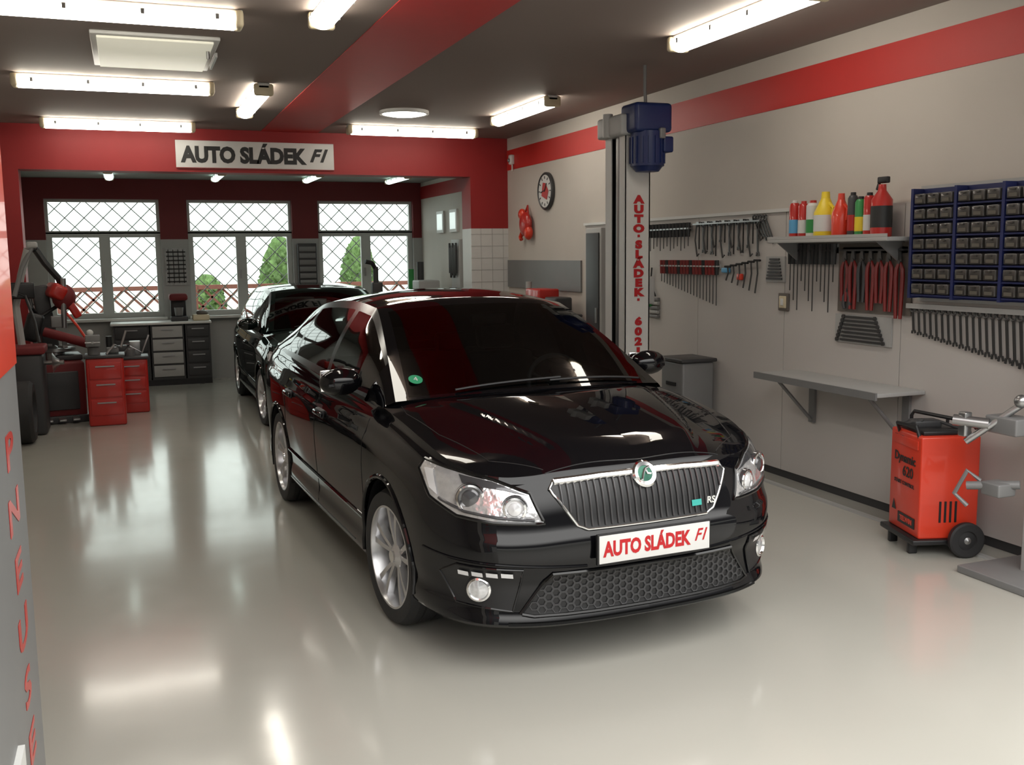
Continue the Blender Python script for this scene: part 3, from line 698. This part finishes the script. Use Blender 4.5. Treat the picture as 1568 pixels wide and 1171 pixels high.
b=B(); b.bx(4.14,XR-.06,9.63,10.75,.08,1.02,REDP,bev=.02)
for r in range(5): b.bx(4.125,4.14,9.68,10.70,.14+r*.17,.28+r*.17,REDP,bev=.006); b.bx(4.105,4.12,9.8,10.5,.24+r*.17,.255+r*.17,STEEL)
b.bx(4.12,XR-.06,9.61,10.77,1.02,1.05,DGREY,bev=.01); b.box((4.33,10.3,1.18),(.25,.4,.26),REDP,bev=.02); b.box((4.33,9.85,1.14),(.2,.3,.18),DGREY,bev=.02); b.cyl((4.3,10.62,1.05),(4.3,10.62,1.38),.035,LGREY)
for x in(4.2,4.46):
    for y in(9.75,10.6): b.cyl((x,y-.02,.04),(x,y+.02,.04),.04,BLACK)
b.finish('red_tool_chest')
b=B(); b.bx(4.40,XR-.06,8.95,9.30,.0,1.95,LGREY,bev=.01); b.bx(4.385,4.40,8.98,9.27,.05,1.90,DGREY,bev=.006); b.bx(4.37,4.385,9.0,9.03,1.0,1.15,STEEL); b.finish('narrow_locker')
b=B(); b.bx(4.18,4.48,7.0,7.35,.02,.80,GREY,bev=.02); b.bx(4.16,4.50,6.98,7.37,.80,.83,DGREY,bev=.01); b.bx(4.17,4.18,7.1,7.25,.6,.63,BLACK)
for x in (4.22,4.44):
    for y in (7.04,7.31): b.cyl((x,y,0),(x,y,.03),.02,BLACK,10)
b.finish('waste_bin')
# ------------------------------------------------------------ red cart
b=B(); CM=Matrix.Translation((4.245,4.33,0))@Matrix.Rotation(-math.radians(17),4,'Z')
b.M=CM
b.box((0,0,.385),(.34,.37,.58),ORG,bev=.012); b.box((-.172,0,.62),(.006,.30,.05),ORG,bev=.002)
b.box((0,0,.082),(.42,.42,.03),BLACK,bev=.008)
for k in range(4): b.box((-.05+.03*k,-.186,.25),(.012,.004,.12),BLACK)
b.text('Dynamic',FR((-.173,.0,.52),(0,-1,0)),.072,INK,.001,.0015); b.text('620',FR((-.173,-.04,.445),(0,-1,0)),.085,INK,.001,.001)
b.text('START CONTROL',FR((-.173,0,.375),(0,-1,0)),.03,INK,.001,.0005); b.box((-.173,-.04,.17),(.004,.20,.06),BLACK); b.text('TELWIN',FR((-.176,-.04,.17),(0,-1,0)),.04,ORG,.001,.001); b.prism([(-.173,.14,.20),(-.173,.09,.20),(-.173,.12,.26)],(.001,0,0),INK)
b.text('START',FR((-.173,.08,.63),(0,-1,0)),.04,INK,.001,.001)
b.box((0,0,.685),(.28,.28,.03),BLACK,bev=.01); b.box((-.04,.05,.71),(.16,.10,.05),DGREY,bev=.012)
b.tube([(-.06,.165,.64),(-.06,.17,.74),(-.05,.16,.765),(.12,-.17,.75),(.13,-.20,.72)],.011,BLACK); b.tube([(-.16,.10,.66),(-.20,.05,.72),(-.16,-.10,.72),(-.16,-.14,.66)],.011,BLACK)
b.tube([(.0,.12,.70),(-.08,.0,.74),(-.16,.09,.70),(-.08,.14,.71),(.02,.02,.73),(.1,-.08,.70)],.009,DGREY)
for e in (-1,1):
    b.M=CM@Matrix.Translation((.08,e*.235,.10))@Matrix.Rotation(-e*math.pi/2,4,'X')
    b.lathe([(-.02,.0005),(-.02,.095),(-.01,.10),(.015,.10),(.022,.09),(.022,.055),(.012,.05),(.018,.02),(.02,.0005)],RUB,n=36); b.lathe([(.02,.02),(.028,.0005)],STEEL,n=16)
b.M=CM
for e in (-1,1): b.box((-.17,e*.12,.035),(.05,.03,.07),BLACK,bev=.006); b.tube([(.10,e*.17,.1),(.15,e*.17,.4),(.16,e*.17,.72)],.010,BLACK)
b.finish('battery_charger_cart')
b=B(); b.box((4.25,3.66,.02),(.46,.50,.04),GREY,bev=.006); b.box((4.33,3.64,.6),(.16,.16,1.16),LGREY,bev=.012); b.box((4.33,3.64,1.19),(.2,.2,.03),GREY,bev=.006)
b.box((4.20,3.78,.80),(.14,.20,.09),GREY,bev=.01); b.cyl((4.12,3.84,.80),(4.02,3.98,.81),.03,STEEL); b.cyl((4.22,3.72,.92),(4.05,3.92,.70),.018,STEEL); b.box((4.06,3.94,.79),(.05,.05,.13),STEEL,bev=.008); b.sph((4.2,3.72,.93),.035,STEEL)
b.cyl((4.20,3.70,.50),(4.05,3.90,.47),.022,GREY); b.box((4.14,3.78,.47),(.12,.12,.07),GREY,bev=.01); b.tube([(4.1,3.86,.5),(4.05,3.9,.55),(4.02,3.95,.42),(4.06,3.9,.36)],.012,GREY)
b.finish('wheel_clamp_stand')
# ------------------------------------------------------------ left door leaf with vertical lettering
b=B(); X=-.243; b.bx(X-.04,X,1.62,YF-.17,.02,2.95,GREY,bev=.006); b.bx(X,X+.004,1.66,YF-.18,1.48,2.93,ORG); b.bx(X,X+.012,1.62,1.98,.02,.80,WPL)
z=1.36
for ch in 'PNEUSERVIS':
    b.text(ch,FR((X+.001,2.20,z-.04),(0,1,0)),.10,REDP,.0005,.002,xs=2.6); z-=.125
b.finish('door_1')
# ------------------------------------------------------------ tyre changer (left)
b=B(); b.M=Matrix.Translation((-.76,11.5,0))@Matrix.Rotation(math.radians(8),4,'Z')
b.box((0,0,.32),(.50,.56,.64),DRED,bev=.03); b.box((-.0,-.29,.34),(.36,.03,.40),DGREY,bev=.01); b.box((0,0,.04),(.56,.62,.08),DGREY,bev=.01)
b.box((.12,.05,.67),(.26,.4,.06),DGREY,bev=.015)
b.lathe([(.64,.09),(.72,.09),(.74,.20),(.77,.20),(.77,.05),(.80,.0005)],STEEL,n=32)
for k in range(4): a=k*math.pi/2+.4; b.box((.16*math.cos(a),.16*math.sin(a),.79),(.12,.05,.03),GREY,rot=(0,0,a),bev=.006); b.box((.20*math.cos(a),.20*math.sin(a),.82),(.03,.04,.05),STEEL,rot=(0,0,a))
b.box((-.05,.22,1.0),(.16,.14,.85),DGREY,rot=(0,-.12,0),bev=.02); b.box((.05,.1,1.36),(.16,.40,.16),REDP,rot=(.0,.5,.1),bev=.04)
b.cyl((.12,-.05,1.5),(.10,-.03,.98),.028,STEEL); b.tube([(-.12,.0,1.80),(-.04,.0,1.66),(.08,.0,1.50),(.14,.04,1.34)],.035,BLACK,8); b.sph((-.13,0,1.81),.04,BLACK)
b.sph((.12,.02,1.30),(.12,.10,.14),DRED,16); b.box((.20,.0,1.18),(.08,.08,.22),REDP,rot=(0,-.5,0),bev=.02)
b.tube([(.05,.1,1.2),(-.12,.0,1.1),(-.2,-.1,1.2),(-.22,-.05,1.4)],.02,BLACK); b.tube([(.02,.1,1.3),(.22,-.1,1.0),(.30,-.15,.85)],.014,ORG)
b.box((.02,-.1,1.05),(.1,.06,.12),GREY,bev=.01); b.box((-.2,-.05,1.0),(.16,.18,.3),BLACK,rot=(0,.3,0),bev=.04)
b.cyl((-.1,-.1,.95),(.35,-.25,.80),.05,DRED); b.cyl((-.22,-.2,.55),(-.22,-.32,.55),.1,BLACK)
for k in range(3): b.box((-.13+.13*k,-.34,.05),(.07,.10,.02),STEEL,rot=(.2,0,0),bev=.004)
b.finish('tyre_changer')
def redcab(x,y,w,d,h,n):
    b=B(); b.M=Matrix.Translation((x,y,0)); b.box((0,0,h/2),(w,d,h),REDP,bev=.02)
    for k in range(n): b.box((0,-d/2-.003,.10+(k+.5)*(h-.14)/n),(w*.84,.01,(h-.14)/n-.02),REDP,bev=.004); b.box((0,-d/2-.012,.10+(k+.75)*(h-.14)/n),(w*.5,.012,.012),STEEL)
    b.box((0,0,h+.01),(w+.03,d+.03,.03),DGREY,bev=.008); return b
b=redcab(-.27,11.02,.36,.34,.70,3)
b.cyl((-.1,.0,.72),(-.1,.0,.80),.06,GREY); b.box((-.1,.02,.85),(.12,.16,.1),STEEL,bev=.015); b.box((-.1,-.10,.87),(.14,.03,.12),GREY,bev=.008); b.cyl((-.1,-.12,.86),(-.1,-.22,.86),.012,STEEL); b.cyl((-.17,-.21,.86),(-.03,-.21,.86),.008,STEEL)
b.tube([(.02,-.1,.73),(.1,-.05,.82),(.16,.05,.78),(.22,.1,.95)],.012,STEEL); b.box((.08,.05,.76),(.12,.1,.06),GREY,bev=.01); b.cyl((.05,.08,.73),(.05,.08,.90),.03,BLACK); b.sph((-.13,.1,.94),.035,WPL)
b.finish('red_drawer_cabinet')
b=redcab(-.02,11.80,.34,.32,.60,3)
b.cyl((0,0,.62),(0,0,.70),.05,GREY); b.box((.05,.08,.70),(.12,.1,.16),STEEL,bev=.01); b.tube([(-.1,-.1,.63),(0,-.14,.74),(.12,-.1,.66),(.2,-.05,.85)],.01,STEEL); b.box((-.08,.05,.68),(.1,.12,.12),DGREY,bev=.015)
b.finish('red_drawer_cabinet')
b=B(); b.M=Matrix.Translation((-.99,10.72,0))
b.box((0,0,.40),(.36,.40,.8),DGREY,bev=.04); b.box((0,0,.83),(.40,.44,.08),DRED,bev=.02); b.cyl((.15,-.1,.70),(.36,-.13,.70),.022,STEEL); b.lathe([(0,.10),(.03,.05),(.06,.03)],STEEL,Matrix.Translation((.26,-.12,.70))@Matrix.Rotation(math.pi/2,4,'Y'),24)
b.tube([(-.02,.1,.85),(-.05,.12,1.25),(.02,.08,1.55),(.10,.0,1.80)],.035,LGREY,10); b.tube([(.14,0,1.82),(.04,-.02,1.62),(-.04,-.05,1.35)],.022,GREY,8); b.box((.02,.05,1.40),(.22,.08,.16),BLACK,rot=(0,0,.2),bev=.02)
b.box((.14,0,1.84),(.10,.07,.06),LGREY,bev=.02); b.tube([(-.1,.1,1.2),(-.05,.0,1.4),(.05,0,1.35),(.12,-.05,1.1),(.15,-.1,.9)],.014,BLACK)
b.finish('wheel_balancer')
def tyre(b,x,y,z,ax,R=.31,w=.2,mt=RUB):
    M=Matrix.Translation((x,y,z))@(Matrix.Rotation(math.pi/2,4,'Y') if ax=='x' else Matrix.Identity(4)); h=w/2
    b.lathe([(-h,.20),(-h,.26),(-h+.03,R),(h-.03,R),(h,.26),(h,.20),(h-.02,.19),(-h+.02,.19),(-h,.20)],mt,M,40); b.lathe([(h-.06,.0005),(h-.05,.08),(h-.03,.19)],DGREY,M,24)
b=B(); tyre(b,-.98,10.15,.29,'x',R=.29); b.finish('spare_wheel')
# ------------------------------------------------------------ back bench with drawers
b=B(); b.bx(-.25,1.02,13.93,YW-.01,.82,.85,WPL,bev=.006)
for x0,x1,mt in ((-.22,.22,LGREY),(.24,.66,LGREY),(.68,1.0,DGREY)):
    b.bx(x0,x1,13.98,YW-.02,.08,.82,DGREY)
    for r in range(4): b.bx(x0+.02,x1-.02,13.962,13.98,.12+r*.175,.27+r*.175,mt if x0>-.1 else DGREY,bev=.005); b.bx((x0+x1)/2-.08,(x0+x1)/2+.08,13.945,13.96,.22+r*.175,.235+r*.175,STEEL)
b.bx(-.22,1.0,14.0,14.3,0,.08,BLACK); b.finish('workbench')
b=B(); b.M=Matrix.Translation((.62,14.2,.85)); b.box((0,0,.03),(.22,.26,.06),DGREY,bev=.01); b.box((0,.08,.17),(.2,.1,.26),BLACK,bev=.02); b.box((0,0,.32),(.24,.26,.09),DRED,bev=.03); b.cyl((0,-.04,.07),(0,-.04,.18),.05,GREY,r2=.06); b.finish('coffee_machine')
b=B(); b.M=Matrix.Translation((.90,14.15,.85)); b.box((0,0,.04),(.22,.22,.08),CREAM,bev=.02); b.sph((.02,0,.10),(.08,.08,.04),BROWN); b.finish('wash_basin_tray')
b=B(); b.bx(.49,.78,YW-.02,YW,1.32,1.83,PAPER)
for k in range(8): b.bx(.51,.76,YW-.024,YW-.02,1.36+k*.058,1.38+k*.058,INK)
for k in range(4): b.bx(.53+.065*k,.54+.065*k,YW-.024,YW-.02,1.35,1.81,INK)
b.finish('wall_planner_poster')
b=B(); b.bx(2.29,2.56,YW-.10,YW-.002,1.25,1.88,DGREY,bev=.01)
for k in range(6): b.bx(2.31,2.54,YW-.115,YW-.10,1.29+k*.095,1.36+k*.095,GREY,bev=.004)
b.finish('document_rack')
b=B(); b.bx(3.55,4.13,13.0,13.9,0,1.05,GREY,bev=.01); b.bx(3.53,3.55,13.05,13.85,.1,.95,GREY,bev=.006); b.box((3.85,13.3,1.2),(.3,.35,.3),LGREY,bev=.02); b.cyl((3.75,13.7,1.05),(3.75,13.7,1.5),.04,GRN); b.cyl((3.9,13.75,1.05),(3.9,13.75,1.6),.05,DGREY); b.finish('storage_cabinet')
for y in (12.75,13.35):
    b=B(); b.bx(XB-.03,XB,y,y+.32,2.0,2.3,WPL); b.bx(XB-.035,XB-.03,y+.04,y+.28,2.04,2.26,mat('frosted_pane',(.7,.8,.78),.2,emit=.5)); b.finish('wall_vent_window')
b=B(); b.bx(XB-.08,XB,12.5,12.85,.9,1.9,LGREY,bev=.01)
for k in range(7): b.box((XB-.11,12.55+k*.045,1.65-.03*(k%3)),(.03,.02,.4),DGREY,bev=.006)
b.finish('tool_holder_rack')
b=B(); b.box((3.05,12.9,.025),(.3,.3,.05),DGREY,bev=.01); b.cyl((3.05,12.9,.03),(3.05,12.9,1.55),.035,DGREY); b.tube([(3.05,12.9,1.52),(3.0,12.88,1.60),(2.9,12.85,1.62)],.03,BLACK); b.box((3.05,12.86,1.2),(.14,.12,.3),DGREY,bev=.02); b.finish('drill_press_stand')
b=B(); b.bx(XL,XL+.02,11.0,11.5,1.55,1.95,PAPER); b.bx(XL+.02,XL+.024,11.05,11.45,1.6,1.9,DGREY); b.finish('framed_notice')
b=B(); b.bx(XL+.03,XL+.3,12.4,14.0,0,.9,DGREY,bev=.01); b.bx(XL+.03,XL+.32,12.38,14.02,.9,.94,WPL)
for k in range(5): b.box((XL+.17,12.6+k*.3,1.02+.03*(k%2)),(.16,.14,.16+.06*(k%2)),[REDP,LGREY,LBLUE,DGREY,YEL][k],bev=.015)
b.finish('side_workbench')
# ------------------------------------------------------------ world, light
w=bpy.data.worlds.new('overcast_sky'); bpy.context.scene.world=w; w.use_nodes=True; nt=w.node_tree
bg=nt.nodes['Background']; tc=nt.nodes.new('ShaderNodeTexCoord'); sp=nt.nodes.new('ShaderNodeSeparateXYZ')
nt.links.new(tc.outputs['Generated'],sp.inputs[0])
def mr(src,a,b_,c,d):
    n=nt.nodes.new('ShaderNodeMapRange'); n.interpolation_type='SMOOTHSTEP'
    n.inputs[1].default_value=a; n.inputs[2].default_value=b_; n.inputs[3].default_value=c; n.inputs[4].default_value=d
    nt.links.new(src,n.inputs[0]); return n.outputs[0]
zb_=mr(sp.outputs['Z'],.12,.50,.22,4.1); fy=mr(sp.outputs['Y'],-.1,.5,0,1)
mx=nt.nodes.new('ShaderNodeMix'); mx.data_type='FLOAT'; nt.links.new(fy,mx.inputs[0]); nt.links.new(zb_,mx.inputs[2]); mx.inputs[3].default_value=2.5
nt.links.new(mx.outputs[0],bg.inputs[1])
mc=nt.nodes.new('ShaderNodeMix'); mc.data_type='RGBA'; nt.links.new(fy,mc.inputs[0]); mc.inputs[6].default_value=(1,.985,.955,1); mc.inputs[7].default_value=(.88,1,.94,1)
nt.links.new(mc.outputs[2],bg.inputs[0])
try: bpy.context.scene.view_settings.view_transform='Standard'
except Exception: pass
# ------------------------------------------------------------ camera
f,a,p,r,h=1518,.3667,.1297,-.01171,1.707
F=Vector((math.sin(a)*math.cos(p),math.cos(a)*math.cos(p),-math.sin(p))); R=Vector((math.cos(a),-math.sin(a),0)); U=R.cross(F)
R2=R*math.cos(r)+U*math.sin(r); U2=-R*math.sin(r)+U*math.cos(r)
cd=bpy.data.cameras.new('camera'); cd.sensor_width=36; cd.lens=f/1568*36; cd.clip_start=.05; cd.clip_end=200
co=bpy.data.objects.new('camera',cd); bpy.context.scene.collection.objects.link(co)
Mx=Matrix((R2,U2,-F)).transposed().to_4x4(); Mx.translation=Vector((0,0,h)); co.matrix_world=Mx; bpy.context.scene.camera=co
